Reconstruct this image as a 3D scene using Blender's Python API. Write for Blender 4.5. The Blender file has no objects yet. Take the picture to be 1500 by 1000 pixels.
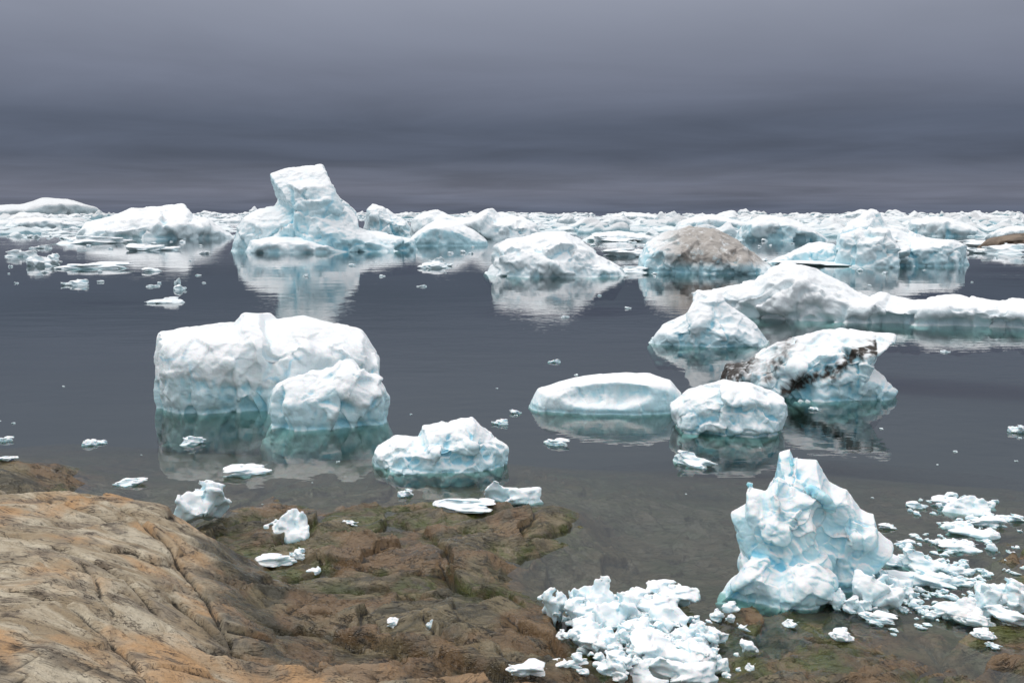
import bpy, math, numpy as np, time
from mathutils import Vector
T0=time.time(); LOG=[]
rng=np.random.default_rng(11)
F=1458.33; CH=5.0; PITCH=math.atan(188/F)
cP,sP=math.cos(PITCH),math.sin(PITCH)
scene=bpy.context.scene

# ---------------------------------------------------------------- survey helpers
def ray(u,v):
    x=(u-750)/F; y=(500-v)/F
    return np.array([x, cP+y*sP, -sP+y*cP])
def ground(u,v,z=0.0):
    d=ray(u,v); t=(z-CH)/d[2]
    return np.array([t*d[0],t*d[1]])

# ---------------------------------------------------------------- noise
_r=np.random.default_rng(5)
PERM=_r.permutation(256).astype(np.int64); PERM=np.concatenate([PERM,PERM,PERM])
G=_r.normal(size=(256,3)); G/=np.linalg.norm(G,axis=1)[:,None]
J=_r.random((256,3))
def hidx(i,j,k): return PERM[PERM[PERM[i&255]+(j&255)]+(k&255)]
def perlin(p):
    i=np.floor(p).astype(np.int64); f=p-i
    w=f*f*f*(f*(f*6-15)+10)
    out=np.zeros(len(p))
    for a in (0,1):
        wa=w[:,0] if a else 1-w[:,0]
        for b in (0,1):
            wb=w[:,1] if b else 1-w[:,1]
            for c in (0,1):
                wc=w[:,2] if c else 1-w[:,2]
                g=G[hidx(i[:,0]+a,i[:,1]+b,i[:,2]+c)]
                out+=wa*wb*wc*(g[:,0]*(f[:,0]-a)+g[:,1]*(f[:,1]-b)+g[:,2]*(f[:,2]-c))
    return out*1.6
def fbm(p,o=3,mode=0):
    s=0;a=1;t=0
    for k in range(o):
        n=perlin(p+17.3*k)
        if mode==1: n=np.abs(n)*2-.5
        if mode==2: n=.5-np.abs(n)*2
        s=s+a*n;t+=a;a*=.5;p=p*2.03
    return s/t
def facet(p):
    i=np.floor(p).astype(np.int64)
    best=np.full(len(p),9.0); val=np.zeros(len(p))
    for a in (-1,0,1):
        for b in (-1,0,1):
            for c in (-1,0,1):
                q=i+np.array([a,b,c]); h=hidx(q[:,0],q[:,1],q[:,2])
                d=p-(q+J[h]); dd=(d*d).sum(1)
                m=dd<best
                v=(d*G[h]).sum(1)
                best=np.where(m,dd,best); val=np.where(m,v,val)
    return val

# ---------------------------------------------------------------- meshing
def surface_nets(f,o,h):
    ins=f<0
    s=np.zeros(tuple(n-1 for n in f.shape),np.int8)
    for a in (0,1):
        for b in (0,1):
            for c in (0,1):
                s+=ins[a:f.shape[0]-1+a,b:f.shape[1]-1+b,c:f.shape[2]-1+c]
    act=(s>0)&(s<8)
    idx=np.argwhere(act); vid=np.full(act.shape,-1,np.int64); vid[act]=np.arange(len(idx))
    acc=np.zeros((len(idx),3)); cnt=np.zeros(len(idx))
    I,Jx,K=idx.T
    cs=[(a,b,c) for a in (0,1) for b in (0,1) for c in (0,1)]
    for A in cs:
        for ax in range(3):
            if A[ax]: continue
            B=list(A);B[ax]=1
            fa=f[I+A[0],Jx+A[1],K+A[2]]; fb=f[I+B[0],Jx+B[1],K+B[2]]
            m=(fa<0)!=(fb<0)
            t=np.where(m,fa/np.where(m,fa-fb,1),0)
            P=np.tile(np.array(A,float),(len(idx),1)); P[:,ax]+=t
            acc+=P*m[:,None]; cnt+=m
    V=(idx+acc/cnt[:,None])*h+np.array(o)
    Q=[]
    for ax in range(3):
        b=(ax+1)%3;c=(ax+2)%3
        lo=[slice(1,-1)]*3; hi=[slice(1,-1)]*3
        lo[ax]=slice(0,-1); hi[ax]=slice(1,None)
        L=ins[tuple(lo)];Hh=ins[tuple(hi)]
        e=np.argwhere(L!=Hh)
        base=e.copy(); base[:,b]+=1; base[:,c]+=1
        flag=L[tuple(e.T)]
        def cell(db,dc):
            q=base.copy();q[:,b]+=db;q[:,c]+=dc
            return vid[q[:,0],q[:,1],q[:,2]]
        q=np.stack([cell(-1,-1),cell(0,-1),cell(0,0),cell(-1,0)],1)
        q[~flag]=q[~flag][:,::-1]
        Q.append(q)
    Q=np.concatenate(Q); Q=Q[(Q>=0).all(1)]
    return V,Q
def vnormals(V,Q):
    n=np.cross(V[Q[:,2]]-V[Q[:,0]],V[Q[:,3]]-V[Q[:,1]])
    N=np.zeros_like(V)
    for k in range(4):
        for a in range(3): N[:,a]+=np.bincount(Q[:,k],n[:,a],minlength=len(V))
    return N/(np.linalg.norm(N,axis=1)[:,None]+1e-12)
def smooth(V,Q,it,lam=.6):
    A=np.concatenate([Q[:,0],Q[:,1],Q[:,2],Q[:,3]]);B=np.concatenate([Q[:,1],Q[:,2],Q[:,3],Q[:,0]])
    c=np.bincount(A,minlength=len(V))+np.bincount(B,minlength=len(V)); c=np.maximum(c,1)
    X=V.copy()
    for _ in range(it):
        S=np.stack([np.bincount(A,X[B,a],minlength=len(V))+np.bincount(B,X[A,a],minlength=len(V)) for a in range(X.shape[1])],1)/c[:,None]
        X=X+lam*(S-X)
    return X
def cavity(V,Q,h,it=14,g=1.0):
    N=vnormals(V,Q); S=smooth(V,Q,it)
    c=((V-S)*N).sum(1)/h
    c=smooth(c[:,None],Q,2)[:,0]
    return np.clip(.5+.5*c*g,0,1)
def to_obj(name,V,Q,mat,attrs={},loc=(0,0,0),rot=0):
    me=bpy.data.meshes.new(name)
    me.vertices.add(len(V)); me.vertices.foreach_set('co',V.astype(np.float32).ravel())
    me.loops.add(len(Q)*4); me.loops.foreach_set('vertex_index',Q.astype(np.int32).ravel())
    me.polygons.add(len(Q)); me.polygons.foreach_set('loop_start',np.arange(0,len(Q)*4,4,dtype=np.int32))
    me.polygons.foreach_set('use_smooth',np.ones(len(Q),bool))
    me.update(calc_edges=True); me.validate()
    for k,a in attrs.items():
        at=me.attributes.new(k,'FLOAT','POINT'); at.data.foreach_set('value',a.astype(np.float32))
    me.materials.append(mat)
    ob=bpy.data.objects.new(name,me); scene.collection.objects.link(ob)
    ob.location=loc; ob.rotation_euler=(0,0,rot)
    return ob

# ---------------------------------------------------------------- node helpers
class NT:
    def __init__(s,tree): s.t=tree; s.n=tree.nodes; s.l=tree.links
    def a(s,typ,**kw):
        n=s.n.new(typ)
        ins=kw.pop('ins',{})
        for k,v in kw.items(): setattr(n,k,v)
        for k,v in ins.items(): s.set(n,k,v)
        return n
    def set(s,n,k,v):
        if isinstance(v,bpy.types.NodeSocket): s.l.new(v,n.inputs[k])
        else: n.inputs[k].default_value=v
    def math(s,op,a,b=0.0,c=None,clamp=False):
        n=s.n.new('ShaderNodeMath');n.operation=op;n.use_clamp=clamp
        s.set(n,0,a);s.set(n,1,b)
        if c is not None: s.set(n,2,c)
        return n.outputs[0]
    def mix(s,f,a,b,blend='MIX'):
        n=s.n.new('ShaderNodeMix');n.data_type='RGBA';n.blend_type=blend;n.clamp_factor=True
        s.set(n,0,f);s.set(n,6,a);s.set(n,7,b); return n.outputs[2]
    def mr(s,v,a,b,c=0.,d=1.,smooth=True):
        n=s.n.new('ShaderNodeMapRange'); n.interpolation_type='SMOOTHSTEP' if smooth else 'LINEAR'
        s.set(n,0,v);s.set(n,1,a);s.set(n,2,b);s.set(n,3,c);s.set(n,4,d); return n.outputs[0]
    def noise(s,vec,scale,detail=4,rough=.55,dist=0.):
        n=s.a('ShaderNodeTexNoise',ins={'Scale':scale,'Detail':detail,'Roughness':rough,'Distortion':dist})
        s.l.new(vec,n.inputs['Vector']); return n.outputs[0]
    def mapping(s,vec,scale=(1,1,1),rot=(0,0,0)):
        n=s.a('ShaderNodeMapping'); s.l.new(vec,n.inputs[0]); n.inputs['Scale'].default_value=scale; n.inputs['Rotation'].default_value=rot
        return n.outputs[0]
def newmat(name):
    m=bpy.data.materials.new(name); m.use_nodes=True; m.node_tree.nodes.clear()
    return m,NT(m.node_tree)
def c4(r,g,b): return (r,g,b,1)

def ice_mat(name,S,blue=.5,sss=.0,dirt=None,white=1.0,bump=1.0,simple=False,cap=False):
    m,t=newmat(name)
    tc=t.a('ShaderNodeTexCoord'); P=tc.outputs['Object']
    geo=t.a('ShaderNodeNewGeometry')
    sp=t.a('ShaderNodeSeparateXYZ'); t.l.new(geo.outputs['Position'],sp.inputs[0]); z=sp.outputs[2]
    sn=t.a('ShaderNodeSeparateXYZ'); t.l.new(geo.outputs['Normal'],sn.inputs[0]); nz=sn.outputs[2]
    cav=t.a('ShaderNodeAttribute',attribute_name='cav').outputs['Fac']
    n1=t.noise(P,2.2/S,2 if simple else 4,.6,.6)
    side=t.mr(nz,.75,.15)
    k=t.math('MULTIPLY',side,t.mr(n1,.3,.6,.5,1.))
    k=t.math('ADD',t.math('MULTIPLY',k,.25+blue*.75),t.math('MULTIPLY',t.mr(cav,.5,.2),.1+.5*blue),clamp=True)  # side tint, plus crease blue: scattered light put into the colour
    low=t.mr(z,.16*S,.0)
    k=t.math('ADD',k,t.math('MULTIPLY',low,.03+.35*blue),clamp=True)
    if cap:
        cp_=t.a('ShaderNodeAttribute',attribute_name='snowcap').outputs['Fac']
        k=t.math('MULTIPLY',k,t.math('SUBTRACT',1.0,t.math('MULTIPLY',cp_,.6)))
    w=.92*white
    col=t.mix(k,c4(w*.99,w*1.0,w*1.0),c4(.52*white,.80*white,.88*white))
    deep=t.math('MULTIPLY',t.mr(cav,.38,.10),t.mr(n1,.42,.58))  # blue ice in deep creases, with light scattering painted into its colour
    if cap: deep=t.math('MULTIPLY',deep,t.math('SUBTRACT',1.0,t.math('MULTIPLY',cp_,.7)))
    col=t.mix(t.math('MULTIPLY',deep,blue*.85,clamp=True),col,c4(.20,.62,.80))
    if not simple:
        vo=t.a('ShaderNodeTexVoronoi',feature='DISTANCE_TO_EDGE',ins={'Scale':1.4/S})
        wv=t.a('ShaderNodeVectorMath',operation='ADD'); t.l.new(P,wv.inputs[0])
        nc=t.a('ShaderNodeTexNoise',ins={'Scale':2.5/S,'Detail':3.}); t.l.new(P,nc.inputs[0])
        sc=t.a('ShaderNodeVectorMath',operation='SCALE'); t.l.new(nc.outputs[1],sc.inputs[0]); sc.inputs['Scale'].default_value=.45*S
        t.l.new(sc.outputs[0],wv.inputs[1]); t.l.new(wv.outputs[0],vo.inputs['Vector'])
        vein=t.math('MULTIPLY',t.mr(vo.outputs[0],.03,.0),t.mr(n1,.5,.62))
        vein=t.math('MULTIPLY',vein,t.mr(nz,.8,.3))
        col=t.mix(t.math('MULTIPLY',vein,.2+.5*blue),col,c4(.26,.64,.82))
    rough=t.mr(k,0,1,.6,.2)
    if dirt:
        da=t.a('ShaderNodeAttribute',attribute_name='dirt').outputs['Fac']
        n3=t.noise(P,9/S,6,.7)
        dm=t.math('MULTIPLY',da,t.mr(n3,dirt[1],dirt[2]))
        col=t.mix(dm,col,dirt[0])
    sub=t.mix(t.mr(z,0.0,-1.0,0,1,False),c4(.36,.70,.69),c4(.07,.12,.125))  # underwater turquoise glow and its fade with depth, painted into the ice colour
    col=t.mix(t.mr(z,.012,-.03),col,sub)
    b1=t.noise(P,8/S,5 if not simple else 4,.62,.3)
    hgt=b1
    if not simple:
        b2=t.noise(P,30/S,4,.65)
        vb=t.a('ShaderNodeTexVoronoi',feature='F1',ins={'Scale':11/S}); t.l.new(P,vb.inputs['Vector'])
        hgt=t.math('ADD',t.math('ADD',b1,t.math('MULTIPLY',vb.outputs[0],.05)),t.math('MULTIPLY',b2,.28))
    bp=t.a('ShaderNodeBump',ins={'Strength':.6*bump,'Distance':.032*S,'Height':hgt})
    bs=t.a('ShaderNodeBsdfPrincipled',ins={'Base Color':col,'Roughness':rough,'IOR':1.31,'Normal':bp.outputs[0],
        'Subsurface Weight':sss,'Subsurface Scale':.08*S})
    bs.inputs['Subsurface Radius'].default_value=(.25,.75,1.0)
    bs.inputs['Specular IOR Level'].default_value=.5
    o=t.a('ShaderNodeOutputMaterial'); t.l.new(bs.outputs[0],o.inputs[0])
    return m

# ---------------------------------------------------------------- iceberg builder
def sdf_poly(X,Z,poly):
    P=np.array(poly,float); d=np.full(X.shape,1e18); s=np.ones(X.shape)
    n=len(P)
    for i in range(n):
        a=P[i];b=P[i-1]; e=b-a
        wx=X-a[0];wz=Z-a[1]
        t=np.clip((wx*e[0]+wz*e[1])/(e@e+1e-12),0,1)
        bx=wx-e[0]*t;bz=wz-e[1]*t
        d=np.minimum(d,bx*bx+bz*bz)
        c1=Z>=a[1];c2=Z<b[1];c3=e[0]*wz>e[1]*wx
        fl=(c1&c2&c3)|(~c1&~c2&~c3)
        s=np.where(fl,-s,s)
    return (s*np.sqrt(d)).astype(np.float32)
def lookup(T,x0,z0,h,X,Z):
    a=np.clip((X-x0)/h,0,T.shape[0]-1.01);b=np.clip((Z-z0)/h,0,T.shape[1]-1.01)
    i=a.astype(np.int32);j=b.astype(np.int32);a=a-i;b=b-j
    T=T.ravel(); n=lookup.n
    ij=i*n+j
    return T[ij]*(1-a)*(1-b)+T[ij+n]*a*(1-b)+T[ij+1]*(1-a)*b+T[ij+n+1]*a*b

def build_field(comps,S,res,A,zs=1.0,seed=0,notch=.03,k=.06,cuts=(),fc=.36,cap=None):
    xs=[p[0] for c in comps for p in c['poly']]; zz=[p[1] for c in comps for p in c['poly']]
    m=.06*S
    x0,x1=min(xs)-m,max(xs)+m; z0,z1=min(zz)-m,max(zz)+m
    y0=min(c['yc']-c['D'] for c in comps)-m; y1=max(c['yc']+c['D'] for c in comps)+m
    h=max(x1-x0,z1-z0,y1-y0)/res
    gx=np.arange(x0,x1+h,h);gy=np.arange(y0,y1+h,h);gz=np.arange(z0,z1+h,h)
    X,Y,Z=[a.astype(np.float32) for a in np.meshgrid(gx,gy,gz,indexing='ij')]
    f=None
    for c in comps:
        poly=c['poly'];px=[p[0] for p in poly]
        xc=(min(px)+max(px))/2;hw=(max(px)-min(px))/2
        hh=h*.6
        tx=np.arange(x0-m,x1+m,hh);tz=np.arange(z0-m,z1*1.6+2*m,hh)
        TX,TZ=np.meshgrid(tx,tz,indexing='ij')
        T=sdf_poly(TX,TZ,poly)
        un=np.clip(np.abs(X-xc)/hw,0,1.2)
        Dx=c['D']*(1-c.get('pl',.5)*un**2.5)
        yy=(Y-c['yc'])/c['D']
        s=np.where(yy<0,c.get('fs',.35),c.get('bs',.5))*np.abs(yy)**c.get('pw',1.7)
        s=np.clip(s,0,.85)
        Zq=np.where(Z>0,Z/(1-s),Z)
        Xq=xc+(X-xc)/(1-.18*np.clip(yy*yy,0,1))+c.get('wx',.6)*.14*S*(np.sin(2.7*Y/S+seed)-math.sin(2.7*c['yc']/S+seed))*np.clip(np.abs(yy)*1.5,0,1)
        lookup.n=T.shape[1]
        d2=lookup(T,tx[0],tz[0],hh,Xq,Zq)
        dy=np.abs(Y-c['yc'])-Dx
        r=c.get('r',.07)*min(S,2*c['D'])
        g=np.minimum(np.maximum(d2+r,dy+r),0)+np.hypot(np.maximum(d2+r,0),np.maximum(dy+r,0))-r
        if f is None: f=g
        else:
            kk=k*S; hs=np.clip(.5+.5*(f-g)/kk,0,1)
            f=f*(1-hs)+g*hs-kk*hs*(1-hs)
    for (cx,cy,cz_,ax,ay,az) in cuts:
        e=(1-np.sqrt(((X-cx)/ax)**2+((Y-cy)/ay)**2+((Z-cz_)/az)**2))*min(ax,ay,az)
        kk=.03*S;g=e; hs=np.clip(.5-.5*(f-g)/kk,0,1)
        f=f*(1-hs)+g*hs+kk*hs*(1-hs)
    f=f.copy()
    f[0]=f[-1]=S;f[:,0]=f[:,-1]=S;f[:,:,0]=f[:,:,-1]=S
    V,Q=surface_nets(f,(x0,y0,z0),h)
    V=smooth(V,Q,1,.5)
    # sculpt: large melt forms first, then broken facets, then fine pitting; keep the skyline crisp
    ins=np.full(len(V),-9.0)
    for c in comps: ins=np.maximum(ins,-sdf_poly(V[:,0],V[:,2],c['poly']))
    wv=.22+.78*np.clip(ins/(.16*S),0,1)
    N=smooth(vnormals(V,Q),Q,4); N/=np.linalg.norm(N,axis=1)[:,None]+1e-9
    q=V/S*np.array([1,1,zs])+seed*3.17
    n=A[0]*fbm(q/.45,2)
    if A[1]: n=n+A[1]*(fbm(q/.26+9,2,1))
    V=V-N*(n*wv*S)[:,None]
    N=smooth(vnormals(V,Q),Q,1)
    soft=1-.55*np.clip(N[:,2]*1.3-.2,0,1)*(V[:,2]>0)     # snow-smoothed tops
    n=0
    if A[2]: n=n+A[2]*facet(q/fc+.22*perlin(q/.3)[:,None])
    if A[3]: n=n+A[3]*facet(q/.15+.2*perlin(q/.13)[:,None])
    n=(n+A[4]*fbm(q/.08,3,2))*soft
    n=n+notch*np.exp(-((V[:,2]/S-.015)/.03)**2)
    ex={}
    if cap is not None:
        line=cap[0]+cap[1]*perlin(np.stack([V[:,0]/S*1.9+.4,V[:,1]/S,np.full(len(V),seed)],1))+.04*perlin(q/.14)+.02*perlin(q/.05)
        cm=np.clip((V[:,2]/S-line)/.06,0,1); cm=cm*cm*(3-2*cm)
        sd=np.clip(1-N[:,2]*1.3,0,1)
        n=n*(1-.3*cm)-cap[2]*cm*sd+.35*cap[2]*(1-cm)*sd
        ex['snowcap']=cm
        flute=fbm(np.stack([V[:,0]/S/.12,V[:,1]/S/.12,V[:,2]/S/.4],1)+seed,2,2)
        n=n+.022*flute*(1-cm)*sd
    V=V-N*(n*(.3+.7*wv)*S)[:,None]
    V=smooth(V,Q,1,.22)
    build_field.extra=ex
    return V,Q,h

DEF=(.11,.035,.12,.045,.024)
ALL={}
def berg(name,outline,base,dep=.35,comps=(),res=110,A=DEF,blue=.5,sss=0.,dirt=None,dirtfn=None,sub=.3,mat=None,white=1.,kn=.06,cuts=(),bump=1.,fc=.36,cap=None,**kw):
    us=[p[0] for p in outline]; um=(min(us)+max(us))/2
    g=ground(um,base); R0=np.linalg.norm(g); n=g/R0; tt=np.array([n[1],-n[0]])
    def local(u,v,R):
        d=ray(u,v); s=R/(d[:2]@n); p=d[:2]*s
        return float(p@tt),float(CH+s*d[2])
    out=[];Rm=None
    S=None
    for i,c in enumerate([dict(o=outline,base=base,dep=dep)]+list(comps)):
        o=c['o'];uu=[p[0] for p in o]
        wm=(max(uu)-min(uu))*R0/F; D=c.get('dep',.35)*wm
        Rb=np.linalg.norm(ground((min(uu)+max(uu))/2,c['base'])); R=Rb+D*.8
        if Rm is None: Rm=R;D0=D
        pts=[local(u,v,R) for u,v in o]
        top=max(p[1] for p in pts)
        if S is None: S=math.sqrt(wm*max(top,.15*wm))
        a,b=pts[0],pts[-1]
        pts=[(a[0],min(a[1],-.02*S))]+pts[1:-1]+[(b[0],min(b[1],-.02*S))]
        sb=-sub*S; fl=c.get('flare',kw.get('flare',-.1))*wm
        pts=[(a[0]-fl,sb),]+pts+[(b[0]+fl,sb)]
        d=dict(poly=pts,yc=R-Rm,D=D); d.update({q:c[q] for q in ('fs','bs','r','pl','pw','wx') if q in c})
        if i==0: d.update({q:kw[q] for q in ('fs','bs','r','pl','pw','wx') if q in kw})
        out.append(d)
    seed=kw.get('seed',len(ALL)+1.)
    cc=[]
    for (u,v,yf,rx,ry,rz) in cuts:
        lx,lz=local(u,v,Rm+yf*D0); cc.append((lx,yf*D0,lz,rx*R0/F,ry*D0,rz*R0/F))
    V,Q,h=build_field(out,S,res,A,kw.get('zs',1.),seed,kw.get('notch',.02),k=kn,cuts=cc,fc=fc,cap=cap)
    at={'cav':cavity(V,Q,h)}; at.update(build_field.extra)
    if dirtfn is not None: at['dirt']=np.clip(dirtfn(V/S,S),0,1)
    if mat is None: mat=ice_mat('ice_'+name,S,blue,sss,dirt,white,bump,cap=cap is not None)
    th=math.atan2(n[0],n[1])
    ob=to_obj(name,V,Q,mat,at,(n[0]*Rm,n[1]*Rm,0),-th)
    ALL[ob.name]=(ob,S)
    return ob

B='iceberg'
SM=(.08,.02,.06,.015,.008)
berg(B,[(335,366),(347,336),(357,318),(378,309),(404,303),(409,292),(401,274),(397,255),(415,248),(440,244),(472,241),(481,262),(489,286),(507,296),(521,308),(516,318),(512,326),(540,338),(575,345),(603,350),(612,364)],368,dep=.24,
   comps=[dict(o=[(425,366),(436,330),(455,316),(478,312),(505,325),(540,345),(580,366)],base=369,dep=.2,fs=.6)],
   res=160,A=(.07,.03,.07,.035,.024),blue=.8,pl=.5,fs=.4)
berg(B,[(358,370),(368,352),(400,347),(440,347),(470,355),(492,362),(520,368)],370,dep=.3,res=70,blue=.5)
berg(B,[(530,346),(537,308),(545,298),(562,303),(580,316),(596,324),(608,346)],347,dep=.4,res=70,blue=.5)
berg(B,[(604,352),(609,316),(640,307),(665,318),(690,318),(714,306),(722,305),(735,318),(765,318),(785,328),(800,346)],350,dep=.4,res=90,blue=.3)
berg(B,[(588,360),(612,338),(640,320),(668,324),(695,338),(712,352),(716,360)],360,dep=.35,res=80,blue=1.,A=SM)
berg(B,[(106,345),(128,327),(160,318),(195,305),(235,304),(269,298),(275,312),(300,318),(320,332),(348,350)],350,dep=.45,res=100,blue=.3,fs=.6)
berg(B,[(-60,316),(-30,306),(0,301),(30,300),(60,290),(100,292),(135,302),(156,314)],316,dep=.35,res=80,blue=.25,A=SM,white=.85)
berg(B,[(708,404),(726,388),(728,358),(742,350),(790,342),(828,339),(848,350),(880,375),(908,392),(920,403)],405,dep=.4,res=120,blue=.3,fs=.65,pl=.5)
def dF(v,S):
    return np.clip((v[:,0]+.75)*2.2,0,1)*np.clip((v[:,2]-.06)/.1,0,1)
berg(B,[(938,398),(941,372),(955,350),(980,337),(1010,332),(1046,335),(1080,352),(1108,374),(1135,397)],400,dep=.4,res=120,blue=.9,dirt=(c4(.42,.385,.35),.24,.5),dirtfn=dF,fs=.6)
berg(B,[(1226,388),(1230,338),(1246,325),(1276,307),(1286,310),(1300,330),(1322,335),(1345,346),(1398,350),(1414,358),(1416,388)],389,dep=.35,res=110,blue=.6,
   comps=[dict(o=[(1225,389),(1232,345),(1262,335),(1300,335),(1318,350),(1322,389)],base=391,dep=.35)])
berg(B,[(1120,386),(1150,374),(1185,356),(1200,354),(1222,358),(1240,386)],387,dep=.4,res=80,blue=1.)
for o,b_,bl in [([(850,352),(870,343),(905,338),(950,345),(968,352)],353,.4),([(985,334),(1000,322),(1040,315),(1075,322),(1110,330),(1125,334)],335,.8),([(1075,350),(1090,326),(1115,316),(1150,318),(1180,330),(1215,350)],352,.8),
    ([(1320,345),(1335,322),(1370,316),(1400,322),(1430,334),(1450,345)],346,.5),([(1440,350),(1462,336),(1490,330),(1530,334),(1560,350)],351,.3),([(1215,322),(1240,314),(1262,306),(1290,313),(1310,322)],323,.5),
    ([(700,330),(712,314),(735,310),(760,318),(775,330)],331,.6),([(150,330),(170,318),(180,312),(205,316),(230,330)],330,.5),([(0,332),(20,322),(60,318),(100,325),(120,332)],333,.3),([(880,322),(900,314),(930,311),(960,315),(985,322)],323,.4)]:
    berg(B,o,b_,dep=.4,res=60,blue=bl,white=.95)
berg(B,[(1040,462),(1022,450),(1014,426),(1060,420),(1108,415),(1138,390),(1160,384),(1190,394),(1240,420),(1268,436),(1290,427),(1338,440),(1400,433),(1440,436),(1500,442),(1560,444),(1600,476)],474,dep=.12,res=210,blue=.08,A=(.07,.05,.09,.06,.034),fs=.3,pl=.3,notch=.06,sub=.15)
berg(B,[(952,502),(972,476),(1000,462),(1024,448),(1015,432),(1022,423),(1038,428),(1050,428),(1075,450),(1098,470),(1108,480),(1126,500)],507,dep=.4,res=120,blue=.6,fs=.6,bs=.6,A=(.1,.04,.10,.03,.012),r=.04)
def dJ(v,S):
    x,y,z=v.T
    w_=fbm(v/.16,3); w2_=fbm(v/.05+5,2)
    a=np.exp(-((x+.84-.35*z+.1*w_)/.22)**2)*(z<.32)
    b=np.exp(-((z-.19-.50*x+.12*w_)/(.05+.04*w2_))**2)*(x>-.25)*(x<.60)
    c=np.exp(-((x+.45-.5*z+.1*w_)/.07)**2)*(z>.15)*.7
    d=np.clip(w_*2-.7,0,1)*(x<0)*.5
    return (a*1.9+b*1.5+c+d)*np.clip(.9+1.2*w2_,0,1.3)
berg(B,[(1055,556),(1064,536),(1094,531),(1110,520),(1138,500),(1160,492),(1190,488),(1230,484),(1270,487),(1310,490),(1296,500),(1284,506),(1278,522),(1272,536),(1296,550),(1311,570),(1306,580)],583,dep=.34,res=150,blue=.7,dirt=(c4(.045,.038,.032),.25,.5),dirtfn=dJ,A=(.12,.06,.12,.035,.014),sss=.12,fs=.4,r=.05)
berg(B,[(773,580),(788,569),(840,553),(900,545),(950,546),(982,556),(999,576),(988,600)],605,dep=.24,res=130,blue=.7,A=(.05,.03,.04,.015,.008),sss=.12,fs=.3,bs=.8,zs=.5,cuts=[(885,578,-1.28,100,.66,27)])
berg(B,[(988,618),(981,592),(1010,571),(1060,556),(1100,560),(1146,582),(1151,600),(1142,626)],637,dep=.4,res=120,blue=.6,sss=.12,A=(.12,.04,.13,.03,.010),notch=.10,fs=.3,fc=.45)
berg(B,[(238,590),(231,510),(234,487),(300,478),(345,474),(358,460),(378,461),(388,474),(440,466),(500,478),(532,488),(552,515),(556,548),(548,590)],600,dep=.36,res=185,blue=.65,sss=.12,A=(.09,.04,.09,.035,.016),zs=.6,fs=.28,bs=.1,pw=2.2,pl=.35,r=.06,flare=0.,cap=(.22,.16,.016),
   comps=[dict(o=[(407,618),(410,576),(432,558),(490,541),(518,527),(552,546),(566,578),(569,620)],base=628,dep=.3,fs=.35,flare=.1)],kn=.02)
berg(B,[(547,682),(551,660),(580,640),(615,639),(620,625),(650,620),(692,611),(712,630),(741,650),(740,668)],689,dep=.35,res=130,blue=.7,sss=.12,fs=.4,A=(.13,.06,.14,.03,.012),r=.05,seed=31.)
berg(B,[(1128,862),(1118,722),(1134,702),(1142,664),(1158,656),(1166,674),(1196,673),(1207,692),(1216,704),(1241,718),(1262,745),(1281,753),(1284,780),(1306,797),(1282,822),(1272,845),(1256,858)],862,dep=.33,
   comps=[dict(o=[(1085,866),(1092,812),(1080,785),(1071,748),(1094,732),(1097,708),(1120,718),(1140,700),(1175,722),(1203,742),(1210,790),(1198,862)],base=872,dep=.36,fs=.3,r=.12),
          dict(o=[(1051,876),(1064,856),(1098,812),(1125,818),(1150,845),(1154,880)],base=884,dep=.3,fs=.4),
          dict(o=[(1130,880),(1140,838),(1170,820),(1196,826),(1206,852),(1203,884)],base=889,dep=.32,fs=.4)],
   res=180,blue=.95,sss=.4,A=(.14,.045,.10,.02,.012),fs=.4,bs=.5,kn=.02,pl=.4,sub=.2,bump=.6,r=.05,fc=.42,seed=50.)
rockm,t=newmat('islet_rock')
P=t.a('ShaderNodeTexCoord').outputs['Object']
col=t.mix(t.mr(t.noise(P,.4,8,.6),.35,.65),c4(.10,.075,.055),c4(.24,.18,.13))
bs=t.a('ShaderNodeBsdfPrincipled',ins={'Base Color':col,'Roughness':.8}); t.l.new(bs.outputs[0],t.a('ShaderNodeOutputMaterial').inputs[0])
berg('rock_islet',[(1425,366),(1448,350),(1475,343),(1510,342),(1560,346),(1600,366)],366,dep=.3,res=60,mat=rockm)
LOG.append(('bergs',time.time()-T0))

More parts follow.
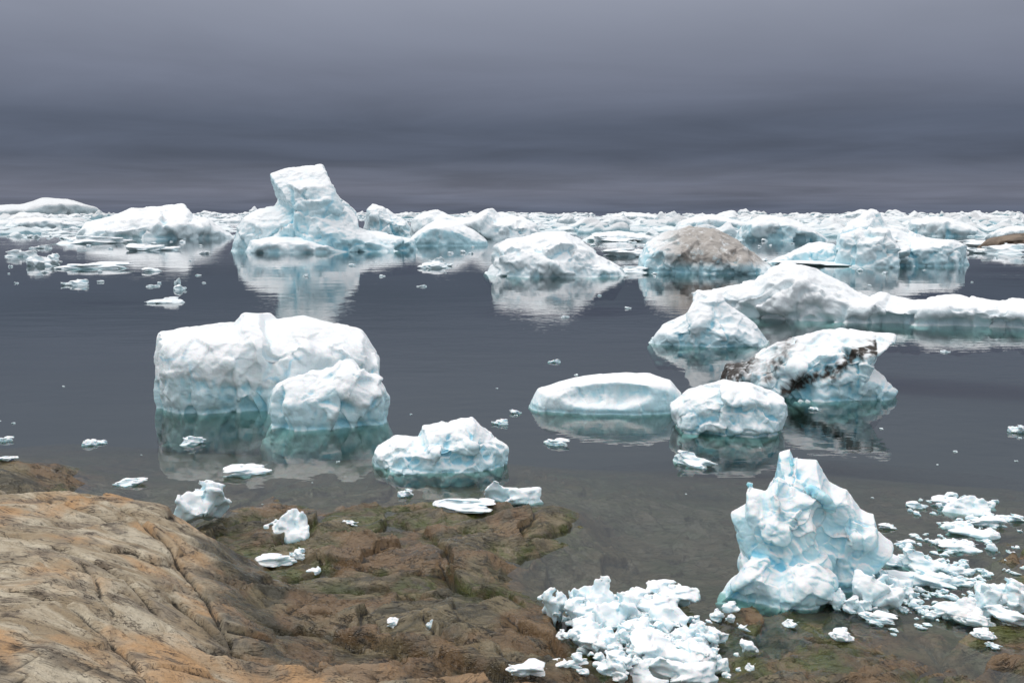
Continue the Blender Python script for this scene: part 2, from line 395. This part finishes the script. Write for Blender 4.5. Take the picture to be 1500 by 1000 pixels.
# ---------------------------------------------------------------- rock shore terrain
C=[
(-250,735,1.3),(-100,728,1.3),(0,726,1.25),(70,723,1.27),(130,727,1.2),(200,737,1.1),(250,750,.95),(288,772,.78),(318,802,.62),(342,835,.5),(375,880,.42),(410,925,.45),
(60,780,1.5),(150,790,1.35),(230,800,1.1),(-100,850,1.75),(60,860,1.65),(180,860,1.35),(270,860,1.0),(60,950,1.8),(180,950,1.45),(300,940,.95),(350,985,.8),(200,1020,1.5),(0,1020,1.9),
(-150,680,.6),(0,679,.5),(45,683,.42),(80,700,.2),(102,716,.0),(0,700,.5),(40,706,.3),
(330,757,0),(400,750,0),(500,752,0),(620,750,0),(740,748,.02),(800,747,.03),(838,750,.02),(828,785,0),(790,812,0),(748,855,-.02),(790,880,0),(812,905,0),(838,960,0),(890,1000,0),
(380,790,.07),(500,780,.08),(600,778,.1),(720,772,.12),(800,762,.1),(780,790,.12),(700,815,.26),(600,825,.2),(450,830,.15),(400,850,.2),(680,852,.12),(560,880,.28),(700,890,.25),(650,930,.4),(760,920,.25),(500,930,.4),(450,985,.6),(600,990,.55),(750,980,.3),(850,992,.08),
(500,738,-.1),(620,735,-.14),(740,733,-.18),(870,732,-.3),(880,780,-.35),(800,850,-.3),(850,895,-.3),(900,940,-.25),(950,990,-.2),(900,800,-.45),(1000,850,-.45),(980,920,-.3),(1100,780,-.6),(1300,790,-.55),
(1040,950,-.12),(1060,915,-.12),(1150,905,-.09),(1300,930,-.03),(1240,965,.04),(1400,950,-.02),(1500,965,.03),(1100,990,.05),(1350,1000,.05),(1500,1010,.07),(1490,800,.04),(1430,800,-.35),(1400,860,-.3),(1200,870,-.3),(1600,800,.1),(1700,900,.1),
(300,715,-.35),(200,700,-.6),(600,710,-.35),(800,700,-.5),(300,660,-1.1),(600,660,-1.0),(900,700,-.7),(1200,700,-.9),(1500,720,-1.0),(100,650,-1.3),(-200,640,-1.2),
(0,600,-3),(400,600,-2.8),(800,610,-2.6),(1200,620,-2.6),(1600,620,-3),(-300,600,-3)]
cp=[];cz=[]
for u,v,z in C: cp.append(ground(u,v,z));cz.append(z)
for (u,v,z) in C[:10]:
    g=ground(u,v,z);n=g/np.linalg.norm(g)
    if u<230: cp.append(g+n*1.1);cz.append(z-.6);cp.append(g+n*2.4);cz.append(-.35)
    else: cp.append(g+np.array([.75,.65])*.8);cz.append(.08)
for x,y,z in [(0,8,.75),(0,5,1.9),(0,2,3.0),(0,0,3.35),(-8,0,3.6),(8,0,2.8),(-8,5,2.4),(8,5,1.1),(5,8,.3),(-12,10,1.9),(14,0,2.5),(14,8,.5),(-14,0,3.6),(0,-6,3.8),(-14,-6,4),(14,-6,3.5),(-16,14,1.0),(16,16,-.6),(16,22,-3),(-20,24,-2),(0,30,-3.2),(-14,30,-3.2),(16,30,-3.2),(-22,10,2),(22,8,.6),(22,30,-3.2)]:
    cp.append(np.array([x,y]));cz.append(z)
cp=np.array(cp);cz=np.array(cz)
c2=.1
def ker(r2): return -np.sqrt(r2+c2)
D2=((cp[:,None]-cp[None])**2).sum(2)
M=ker(D2)+np.eye(len(cp))*.02
Nn=len(cp); K=np.zeros((Nn+1,Nn+1));K[:Nn,:Nn]=M;K[:Nn,Nn]=1;K[Nn,:Nn]=1
wgt=np.linalg.solve(K,np.append(cz,0))
def axis(lo,hi,f0,f1,dn,df):
    a=[f0]
    while a[0]>lo: a.insert(0,a[0]-df)
    while a[-1]<f1: a.append(a[-1]+dn)
    while a[-1]<hi: a.append(a[-1]+df)
    return np.array(a)
tx=axis(-22,22,-7,8,.024,.2); ty=axis(-4,30,7.0,18.5,.024,.2)
TX,TY=np.meshgrid(tx,ty,indexing='ij')
flat=np.stack([TX.ravel(),TY.ravel()],1)
Hh=np.zeros(len(flat))
for i in range(Nn): Hh+=wgt[i]*ker((flat[:,0]-cp[i,0])**2+(flat[:,1]-cp[i,1])**2)
Hh+=wgt[Nn]
p3=np.concatenate([flat,np.zeros((len(flat),1))],1)
a=math.radians(-24); rx=flat[:,0]*math.cos(a)-flat[:,1]*math.sin(a); ry=flat[:,0]*math.sin(a)+flat[:,1]*math.cos(a)
warp=fbm(p3/1.6,3); w2=fbm(p3/.5+3,3)
near=np.clip((Hh+1.2)/1.2,0,1)
dome=np.clip((Hh-.45)/.5,0,1)
rough_=near*(1-.6*dome)
st=np.stack([rx*.35,ry*1.5+warp*.8,warp*.3],1)
Hh=Hh+rough_*(.09*fbm(p3/1.5,3)+.06*fbm(st*1.1,3,2)+.014*fbm(p3/.22,3,2))+dome*.06*fbm(p3/1.1+4,3)
def steps(q,w,amp):
    s=q-np.floor(q); return rough_*w*amp*(s-.5)*np.clip((1-s)/.035,0,1)
Hh+=steps(ry*1.15+warp*1.5+rx*.12+w2*.2,np.clip(fbm(p3/2.0+5,2)*3+.8,0,1),.24)
Hh+=steps(rx*.8+warp*1.3-ry*.25+.37+w2*.25,np.clip(fbm(p3/1.5+31,2)*3+.4,0,1),.20)
Hh+=steps(ry*3.1+warp*2.6+w2*.4,np.clip(fbm(p3/1.1+41,2)*3+.3,0,1),.08)
JO=[([(655,836),(690,868),(742,866),(760,880)],.1,.28,.15),([(515,938),(580,948),(640,968),(700,978),(765,985)],.35,.15,.12),([(545,905),(575,945),(590,990)],.35,.04,.08),
    ([(620,905),(640,935),(680,945)],.35,.05,.07),([(675,778),(740,790),(800,782),(838,762)],.08,.09,.08),([(590,760),(640,790),(670,832)],.12,.11,.08),
    ([(395,925),(450,915),(520,936)],.4,.13,.10),([(330,805),(400,826),(470,818),(560,836)],.12,.09,.07),([(40,820),(110,812),(180,830),(230,858)],1.4,.03,.07),
    ([(180,770),(240,800),(300,850),(330,905)],1.0,.04,.07),([(120,828),(150,868),(160,900)],1.4,.01,.05),([(255,905),(300,930),(380,955),(470,955)],.8,.07,.08),([(0,795),(30,790)],1.5,.01,.04),
    ([(760,905),(800,915),(835,950)],.2,.15,.09),([(450,862),(540,858),(640,868)],.2,.08,.07),([(1080,925),(1180,935),(1290,955)],0,.05,.04),([(1330,915),(1370,950),(1420,985)],0,.05,.04),
    ([(20,880),(100,890),(180,925),(230,985)],1.6,.02,.05),([(60,745),(110,760),(190,765)],1.3,.01,.04)]
for pl,hz,stp,grv in JO:
    W=np.array([ground(u,v,hz) for u,v in pl])
    lo=W.min(0)-1.0;hi=W.max(0)+1.0
    mk=np.where((flat[:,0]>lo[0])&(flat[:,0]<hi[0])&(flat[:,1]>lo[1])&(flat[:,1]<hi[1]))[0]
    p=flat[mk]+np.stack([w2[mk],warp[mk]-w2[mk]*.6],1)*.18
    bd=np.full(len(mk),9.);sg=np.zeros(len(mk));en=np.ones(len(mk))
    for i in range(len(W)-1):
        e=W[i+1]-W[i];t_=((p-W[i])@e)/(e@e);tc_=np.clip(t_,0,1)
        dd=np.linalg.norm(p-W[i]-tc_[:,None]*e,axis=1)
        cr_=e[0]*(p[:,1]-W[i,1])-e[1]*(p[:,0]-W[i,0])
        m_=dd<bd; bd=np.where(m_,dd,bd); sg=np.where(m_,np.sign(cr_),sg)
        out_=(t_<0)*(i==0)+(t_>1)*(i==len(W)-2)
        en=np.where(m_,np.where(out_>0,np.exp(-dd/.15),1),en)
    Hh[mk]-=en*(grv*1.3*np.exp(-(bd/.028)**2)+stp*(sg<0)*np.exp(-bd/.35))
for sc_,th_,w_,dp_,sd in [(.5,.0,.012,.06,11),(1.0,1.2,.016,.05,51),(1.7,.5,.02,.035,61)]:
    ca,sa=math.cos(th_),math.sin(th_)
    cr=np.abs(perlin(np.stack([(rx*ca-ry*sa)*sc_+sd,(rx*sa+ry*ca)*sc_*2.2+warp*.5+w2*.12,np.full(len(rx),sd*.37)],1)))
    Hh-=near*(1-.4*dome)*dp_*np.clip(1-cr/w_/1.5,0,1)*np.clip(fbm(p3/1.4+sd,2)*3+.15,0,1)
HG=Hh.reshape(TX.shape)
def terr(x,y):
    i=min(max(int(np.searchsorted(tx,x)),0),len(tx)-1);j=min(max(int(np.searchsorted(ty,y)),0),len(ty)-1); return HG[i,j]
def hit(u,v):
    d=ray(u,v)
    if v>640:
        for s in np.arange(7,26,.05):
            x,y,z=d[0]*s,d[1]*s,CH+d[2]*s
            if z<=0: break
            if terr(x,y)>=z: return x,y,z
    g=ground(u,v); return g[0],g[1],0.
LOG.append(('terrgeo',time.time()-T0))
m,t=newmat('shore_rock')
P=t.a('ShaderNodeTexCoord').outputs['Object']
sp=t.a('ShaderNodeSeparateXYZ'); t.l.new(P,sp.inputs[0]); z=sp.outputs[2]
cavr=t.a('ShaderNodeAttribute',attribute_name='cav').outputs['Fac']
wn=t.a('ShaderNodeTexNoise',ins={'Scale':.7,'Detail':2.}); t.l.new(P,wn.inputs[0])
ws=t.a('ShaderNodeVectorMath',operation='SCALE'); t.l.new(wn.outputs[1],ws.inputs[0]); ws.inputs['Scale'].default_value=1.3
wa=t.a('ShaderNodeVectorMath',operation='ADD'); t.l.new(P,wa.inputs[0]);t.l.new(ws.outputs[0],wa.inputs[1])
Pr=t.mapping(wa.outputs[0],(.5,1.8,1.8),(0,0,a))
big=t.noise(P,.7,4,.6,.5); mid=t.noise(P,3.2,6,.7,.4); fine=t.noise(P,34,4,.75); str_=t.noise(Pr,1.3,7,.68,.6)
fol=t.noise(t.mapping(wa.outputs[0],(.7,5,5),(0,0,a)),2.0,4,.6)
fol=t.math('ABSOLUTE',t.math('SUBTRACT',fol,.5))
line=t.math('MULTIPLY',t.mr(fol,.022,.0),t.mr(mid,.40,.56))
dry=t.mix(t.mr(str_,.38,.62),c4(.30,.225,.135),c4(.55,.475,.35))
dry=t.mix(t.math('MULTIPLY',t.mr(big,.46,.62),.85),dry,c4(.47,.265,.115))
dry=t.mix(t.math('MULTIPLY',t.mr(t.noise(P,1.6,6,.65),.50,.62),.6),dry,c4(.22,.185,.14))
dry=t.mix(t.math('MULTIPLY',t.mr(mid,.54,.66),.75),dry,c4(.13,.095,.065))
dry=t.mix(t.math('MULTIPLY',t.mr(fine,.5,.7),.55),dry,c4(.14,.11,.085))
dry=t.mix(t.math('MULTIPLY',line,.85),dry,c4(.06,.045,.035))
wet=t.mix(t.mr(str_,.38,.62),c4(.048,.041,.020),c4(.19,.148,.078))
wet=t.mix(t.math('MULTIPLY',t.mr(big,.46,.6),.7),wet,c4(.19,.105,.045))
wet=t.mix(t.math('MULTIPLY',t.mr(mid,.5,.64),.75),wet,c4(.036,.032,.02))
wet=t.mix(t.math('MULTIPLY',t.mr(fine,.46,.7),.5),wet,c4(.04,.034,.024))
wet=t.mix(t.math('MULTIPLY',line,.75),wet,c4(.015,.012,.01))
zz=t.math('ADD',z,t.math('MULTIPLY',t.math('SUBTRACT',big,.5),1.0))
wm=t.mr(zz,.95,.6)
col=t.mix(wm,dry,wet)
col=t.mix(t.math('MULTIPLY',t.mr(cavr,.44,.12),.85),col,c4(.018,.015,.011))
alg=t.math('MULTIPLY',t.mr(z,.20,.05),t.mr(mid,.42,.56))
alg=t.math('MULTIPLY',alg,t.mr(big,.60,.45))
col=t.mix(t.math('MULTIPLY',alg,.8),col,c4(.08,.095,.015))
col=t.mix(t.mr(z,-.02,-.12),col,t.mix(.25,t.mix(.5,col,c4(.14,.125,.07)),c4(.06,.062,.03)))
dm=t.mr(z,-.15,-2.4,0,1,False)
col=t.mix(t.math('POWER',dm,.75),col,c4(.042,.053,.056))  # light absorbed by the water above, painted into the rock by depth
rough=t.mr(wm,0,1,.75,.16)
rough=t.math('ADD',rough,t.math('MULTIPLY',t.math('SUBTRACT',mid,.5),.4))
hh=t.math('ADD',t.math('ADD',t.math('MULTIPLY',str_,.5),t.math('MULTIPLY',mid,.45)),t.math('MULTIPLY',fine,.14))
hh=t.math('SUBTRACT',hh,t.math('MULTIPLY',line,.15))
bp=t.a('ShaderNodeBump',ins={'Strength':.9,'Distance':.11,'Height':hh})
bs=t.a('ShaderNodeBsdfPrincipled',ins={'Base Color':col,'Roughness':rough,'Normal':bp.outputs[0]})
t.l.new(bs.outputs[0],t.a('ShaderNodeOutputMaterial').inputs[0])
def blur(A_,n):
    for _ in range(n):
        A_=.5*A_+.125*(np.roll(A_,1,0)+np.roll(A_,-1,0)+np.roll(A_,1,1)+np.roll(A_,-1,1))
    return A_
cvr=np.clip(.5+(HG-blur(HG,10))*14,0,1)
nx_,ny_=TX.shape
ii=np.arange(nx_*ny_).reshape(nx_,ny_)
Qt=np.stack([ii[:-1,:-1],ii[1:,:-1],ii[1:,1:],ii[:-1,1:]],-1).reshape(-1,4)
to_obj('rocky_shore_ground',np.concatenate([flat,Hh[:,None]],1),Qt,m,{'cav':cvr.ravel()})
def sheet(name,z,s,mat):
    V=np.array([(-s,-s,z),(s,-s,z),(s,s,z),(-s,s,z)],float); return to_obj(name,V,np.array([[0,1,2,3]]),mat)
sm,t=newmat('seabed')
P=t.a('ShaderNodeTexCoord').outputs['Object']
bs=t.a('ShaderNodeBsdfDiffuse',ins={'Color':t.mix(t.noise(P,.02,2),c4(.044,.056,.060),c4(.050,.062,.066))})
t.l.new(bs.outputs[0],t.a('ShaderNodeOutputMaterial').inputs[0])
sheet('seabed_ground',-3.15,30000,sm)

# ---------------------------------------------------------------- water
wmat,t=newmat('sea_water')
P=t.a('ShaderNodeTexCoord').outputs['Object']
r1=t.noise(t.mapping(P,(1,1.6,1)),1.6,2,.5)
r2=t.noise(t.mapping(P,(1,2,1)),.22,2,.5)
patch=t.mr(t.noise(t.mapping(P,(.35,1,1)),.035,2,.5),.4,.62,.2,1.)
hgt=t.math('ADD',t.math('MULTIPLY',t.math('MULTIPLY',r1,patch),.007),t.math('MULTIPLY',r2,.014))
bp=t.a('ShaderNodeBump',ins={'Strength':1.,'Distance':1.0,'Height':hgt})
fr=t.a('ShaderNodeFresnel',ins={'IOR':1.36,'Normal':bp.outputs[0]})
tr=t.a('ShaderNodeBsdfTransparent'); tr.inputs[0].default_value=(.90,.94,.92,1)
gl=t.a('ShaderNodeBsdfGlossy',ins={'Roughness':.012,'Normal':bp.outputs[0]}); gl.inputs['Color'].default_value=(.98,.99,1,1)
mx=t.a('ShaderNodeMixShader'); t.l.new(fr.outputs[0],mx.inputs[0]);t.l.new(tr.outputs[0],mx.inputs[1]);t.l.new(gl.outputs[0],mx.inputs[2])
t.l.new(mx.outputs[0],t.a('ShaderNodeOutputMaterial').inputs[0])
sheet('sea_water',0,30000,wmat)

# ---------------------------------------------------------------- loose ice: broken, angular lumps
def chunk(seed,res,npl=16):
    r_=np.random.default_rng(seed)
    g=np.linspace(-1.5,1.5,res);X,Y,Z=np.meshgrid(g,g,g,indexing='ij')
    p=np.stack([X.ravel(),Y.ravel(),Z.ravel()],1)
    n=r_.normal(size=(npl,3));n/=np.linalg.norm(n,axis=1)[:,None]; d=r_.uniform(.35,1.2,npl)
    pw=p+.22*np.stack([perlin(p*1.2+seed),perlin(p*1.2+seed+9),perlin(p*1.2+seed+5)],1)
    k=22.
    f=np.log(np.exp(k*np.clip(pw@n.T-d,-2,2)).sum(1))/k
    n2=r_.normal(size=(9,3));n2/=np.linalg.norm(n2,axis=1)[:,None];c0=r_.normal(size=3)*.4
    f2=np.log(np.exp(k*np.clip((pw-c0)@n2.T-r_.uniform(.3,.8,9),-2,2)).sum(1))/k
    f=np.minimum(f,f2)
    f=np.maximum(f,np.linalg.norm(p,axis=1)-1.38)
    for _ in range(5):
        c=r_.normal(size=3);c/=np.linalg.norm(c);rr=r_.uniform(.25,.75)
        f=np.maximum(f,rr-np.linalg.norm(pw-c*(rr+r_.uniform(.38,.65)),axis=1))
    f=f+.12*fbm(p*1.9+seed,3)+.12*facet(p*1.7+seed)
    f=f.reshape(X.shape)
    f[0]=f[-1]=1;f[:,0]=f[:,-1]=1;f[:,:,0]=f[:,:,-1]=1
    h=g[1]-g[0]
    V,Q=surface_nets(f,(-1.5,-1.5,-1.5),h); V=smooth(V,Q,1,.25)
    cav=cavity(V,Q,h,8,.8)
    lo,hi=V.min(0),V.max(0); V=(V-(lo+hi)/2)/((hi-lo)/2)
    return V,Q,cav
LIBH=[chunk(i+1,44) for i in range(12)]
LIBL=[chunk(i+21,19,12) for i in range(14)]
class Pile:
    def __init__(s): s.V=[];s.Q=[];s.C=[];s.n=0
    def add(s,lib,c,size,rot):
        V,Q,cav=lib
        cz_,sz_=math.cos(rot),math.sin(rot)
        W=V*np.array(size)
        W=np.stack([W[:,0]*cz_-W[:,1]*sz_,W[:,0]*sz_+W[:,1]*cz_,W[:,2]],1)+np.array(c)
        s.V.append(W);s.Q.append(Q+s.n);s.C.append(cav);s.n+=len(V)
    def done(s,name,mat):
        return to_obj(name,np.concatenate(s.V),np.concatenate(s.Q),mat,{'cav':np.concatenate(s.C)})
def put(pile,u,v,w,hp,lib=None,sink=.3,dz=0.,pick=None):
    x,y,z=hit(u,v); d=math.hypot(x,y); s=d/F
    hw=w*s/2; ht=hp*s
    L=lib or LIBH
    half=ht/2/(1-sink) if z<=0.02 else ht/2/.92
    cz_=z+dz+ht-half
    th=math.atan2(x,y); dep=min(hw,max(ht,.6*hw))*.85
    x+=math.sin(th)*dep*.7;y+=math.cos(th)*dep*.7
    i=int(rng.integers(len(L))) if pick is None else pick%len(L)
    pile.add(L[i],(x,y,cz_),(hw,dep,half),-th+(math.pi if rng.random()<.5 else 0)+rng.normal()*.15)
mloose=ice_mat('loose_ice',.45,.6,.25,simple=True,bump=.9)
for j,(u,v,w,h_) in enumerate([(298,770,88,58),(421,793,68,42),(752,740,92,33),(362,697,72,14),(1016,684,74,20),(410,832,72,20),(436,822,24,18),(191,711,48,9),(138,652,34,8),(283,651,38,12),(815,652,42,10),(680,752,98,17),(594,728,24,11),(513,771,26,9),(459,842,24,11),(577,920,22,14),(630,923,14,16),(1343,744,30,9),(732,622,26,8),(755,606,20,6),(812,531,20,5),(1232,942,36,18),(8,646,22,6),(12,676,26,7),(1490,634,24,10),(1194,601,18,5)]):
    p=Pile(); put(p,u,v,w,h_,pick=j*5+3); p.done('ice_chunk',mloose)
p=Pile()
big=[(812,915,40,56),(845,905,36,46),(870,905,70,60),(905,930,88,54),(860,950,64,44),(880,970,74,42),(985,895,84,40),(950,915,88,46),(985,935,84,44),(935,955,74,42),(1010,955,64,42),(1040,948,58,30),(960,980,84,47),(1010,990,84,44),(1050,990,42,28),(905,990,64,32),(830,985,74,14),(770,998,64,28),(925,900,54,38),(1000,1010,110,40),(940,1010,84,38),(855,925,64,48)]
for u,v,w,h_ in big: put(p,u,v,w,h_,sink=.15)
for _ in range(230):
    a_=rng.normal(0,1,2); u=940+a_[0]*60;v=955+a_[1]*28
    if v>1010 or v<890: continue
    s_=rng.uniform(8,30); put(p,u,v,s_,s_*rng.uniform(.4,.9),LIBL,sink=.1,dz=rng.uniform(0,.14))
p.done('broken_ice_heap',mloose)
p=Pile()
for u,v,w,h_ in [(1215,890,45,26),(1285,895,75,52),(1310,878,50,36),(1255,900,40,22),(1330,880,30,20),(1285,912,56,14),(1225,885,30,18),(1300,860,44,20)]: put(p,u,v,w,h_,sink=.15)
for u,v,w,h_ in [(1400,910,70,30),(1445,905,50,46),(1470,895,60,40),(1495,900,60,36),(1425,918,60,18),(1480,920,70,24),(1385,905,50,14),(1440,938,36,14),(1455,950,24,8)]: put(p,u,v,w,h_,sink=.15)
for u,v,w,h_ in [(1350,840,80,28),(1320,830,60,14),(1395,840,60,14),(1340,858,110,16),(1400,856,50,12),(1410,752,70,22),(1390,742,50,12),(1430,742,50,12),(1425,786,70,12),(1400,775,50,10),(1440,770,60,12),(1480,763,40,8),(1405,808,60,12),(1300,775,26,8),(1325,800,30,10)]: put(p,u,v,w,h_,sink=.4)
for _ in range(260):
    if rng.random()<.5: u=rng.normal(1400,55);v=rng.normal(812,42)
    else: u=rng.normal(1345,60);v=rng.normal(868,28)
    if v<725 or v>935 or u<1215 or (u<1310 and v<835): continue
    s_=rng.uniform(4,22); put(p,u,v,s_,s_*rng.uniform(.2,.45),LIBL,sink=.4)
p.done('brash_ice',mloose)
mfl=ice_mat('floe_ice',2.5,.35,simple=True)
p=Pile()
for u,v,w,h_ in [(137,357,108,11),(225,367,74,10),(31,376,40,10),(137,394,104,9),(64,390,48,14),(75,382,20,10),(110,418,36,8),(241,444,54,8),(264,425,18,8),(260,415,10,8),(222,398,28,6),(40,348,16,4),(636,393,50,10),(640,386,26,10),(224,420,20,3),(920,452,10,3),(828,465,14,3),(1385,516,14,3),(925,376,90,12),(900,354,90,8),(915,400,70,10),(1190,390,130,7),(1460,372,80,14),(1440,362,60,10),(1500,372,60,9),(60,364,30,5),(560,405,10,3),(618,420,16,3),(655,390,20,4),(300,372,16,4),(690,372,8,3)]:
    put(p,u,v,w,h_,sink=.35)
for _ in range(140):
    v=345+rng.exponential(28);u=rng.uniform(0,1500)
    if v>520: continue
    if 330<u<700 and rng.random()<.5: continue
    s_=rng.uniform(3,11); put(p,u,v,s_,s_*rng.uniform(.2,.45),LIBL,sink=.4)
for _ in range(30):
    v=rng.uniform(520,740);u=rng.uniform(0,1500); s_=rng.uniform(2,7); put(p,u,v,s_,s_*.3,LIBL,sink=.4)
p.done('small_ice_floes',mfl)
LOG.append(('loose',time.time()-T0))

# ---------------------------------------------------------------- distant ice field
LIBD=[]
for i in range(16):
    r_=np.random.default_rng(100+i)
    k_=int(r_.integers(6,10)); xs=np.linspace(-1,1,k_)+r_.uniform(-.08,.08,k_)
    zs_=r_.uniform(.15,1,k_)**1.2*.5*r_.uniform(.45,1.1)*(1-.6*np.abs(np.linspace(-1,1,k_))**3)
    poly=[(xs[0],-.12)]+[(xs[j],zs_[j]) for j in range(k_)]+[(xs[-1],-.12)]
    V,Q,h=build_field([dict(poly=poly,yc=0,D=.6,fs=.5,bs=.5,r=.04)],.8,28,(.1,.06,.1,.05,.01),seed=i+40)
    LIBD.append((V,Q,cavity(V,Q,h,6)))
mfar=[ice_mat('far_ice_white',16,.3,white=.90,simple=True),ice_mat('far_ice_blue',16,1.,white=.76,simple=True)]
for kk in range(2):
    p=Pile()
    for j in range(820):
        mode=j%3
        if mode<2:
            v=313.1+abs(rng.gamma(1.4,7.)); u=rng.uniform(-250,1750); wmx=50
        else:
            v=rng.uniform(320,348); u=rng.uniform(780,1700) if rng.random()<.8 else rng.uniform(-200,330); wmx=85
        if v>352: continue
        if 330<u<600 and v>328 : continue
        if v>342 and rng.random()<.5: continue
        g=ground(u,v);R=np.linalg.norm(g); s=R/F
        w=rng.uniform(12,wmx)*(.6+.4*min(1,(v-313)/15)); sc_=w*s/2
        hz=rng.uniform(.5,1.3)*min(1.,(7+rng.exponential(12))/(w*.3))
        if rng.random()<.14: hz*=1.9
        p.add(LIBD[int(rng.integers(16))],(g[0],g[1],0),(sc_,sc_*.8,sc_*hz),-math.atan2(g[0],g[1])+rng.normal()*.4+(math.pi if rng.random()<.5 else 0))
    p.done('distant_icebergs',mfar[kk]); LOG.append(('nv',p.n))
LOG.append(('far',time.time()-T0))

# ---------------------------------------------------------------- sky & light
SUN_EL=math.radians(58);SUN_AZ=math.radians(285)
w=bpy.data.worlds.new("World");scene.world=w;w.use_nodes=True
w.node_tree.nodes.clear();t=NT(w.node_tree)
sky=t.a('ShaderNodeTexSky',sky_type='NISHITA',sun_disc=False,sun_elevation=SUN_EL,sun_rotation=SUN_AZ)
b1=t.a('ShaderNodeBackground',ins={'Color':sky.outputs[0],'Strength':.08})
tc=t.a('ShaderNodeTexCoord');D=tc.outputs['Generated']
sp=t.a('ShaderNodeSeparateXYZ');t.l.new(D,sp.inputs[0])
z=t.math('MAXIMUM',sp.outputs[2],0.0)
zi=t.math('ADD',z,.05)
cb=t.a('ShaderNodeCombineXYZ',ins={0:t.math('DIVIDE',sp.outputs[0],zi),1:t.math('DIVIDE',sp.outputs[1],zi)})
n1=t.noise(cb.outputs[0],.22,4,.5,.3); n2=t.noise(cb.outputs[0],.45,5,.55,.4)
zw=t.math('ADD',z,t.math('MULTIPLY',t.math('SUBTRACT',n1,.5),.03))
zw=t.math('MAXIMUM',zw,0.0)
rp=t.a('ShaderNodeValToRGB');t.l.new(zw,rp.inputs[0]);cr_=rp.color_ramp
stops=[(0,(.112,.134,.190)),(.022,(.152,.166,.220)),(.036,(.128,.144,.196)),(.052,(.086,.103,.150)),(.085,(.093,.111,.160)),(.13,(.175,.194,.258)),(.2,(.285,.308,.380)),(.35,(.52,.54,.60)),(.6,(1.0,1.02,1.06)),(1,(1.5,1.52,1.56))]
cr_.elements[0].position=0;cr_.elements[0].color=(*stops[0][1],1);cr_.elements[1].position=1;cr_.elements[1].color=(*stops[-1][1],1)
for p_,c_ in stops[1:-1]:
    e=cr_.elements.new(p_);e.color=(*c_,1)
amp=t.mr(z,.18,.05,.07,.20)
br=t.math('ADD',1.0,t.math('MULTIPLY',t.mr(n2,.3,.7,-1.,1.,False),amp))
colr=t.a('ShaderNodeVectorMath',operation='SCALE');t.l.new(rp.outputs[0],colr.inputs[0]);t.l.new(br,colr.inputs['Scale'])
b2=t.a('ShaderNodeBackground',ins={'Color':colr.outputs[0],'Strength':1.0})
mx=t.a('ShaderNodeMixShader',ins={0:.96});t.l.new(b1.outputs[0],mx.inputs[1]);t.l.new(b2.outputs[0],mx.inputs[2])
t.l.new(mx.outputs[0],t.a('ShaderNodeOutputWorld').inputs[0])
L=bpy.data.lights.new('sun','SUN');L.energy=1.0;L.angle=math.radians(20);L.color=(1,.97,.93)
lo=bpy.data.objects.new('sun',L);scene.collection.objects.link(lo)
dv=Vector((math.sin(SUN_AZ)*math.cos(SUN_EL),math.cos(SUN_AZ)*math.cos(SUN_EL),math.sin(SUN_EL)))
lo.rotation_euler=dv.to_track_quat('Z','Y').to_euler()
cam=bpy.data.cameras.new('camera');cam.lens=35;cam.sensor_width=36;cam.clip_end=60000;cam.clip_start=.1
co=bpy.data.objects.new('camera',cam);scene.collection.objects.link(co)
co.location=(0,0,CH);co.rotation_euler=(math.pi/2-PITCH,0,0)
scene.camera=co
scene.view_settings.view_transform='Standard';scene.view_settings.look='None';scene.view_settings.exposure=0
print('LOG',LOG,time.time()-T0)
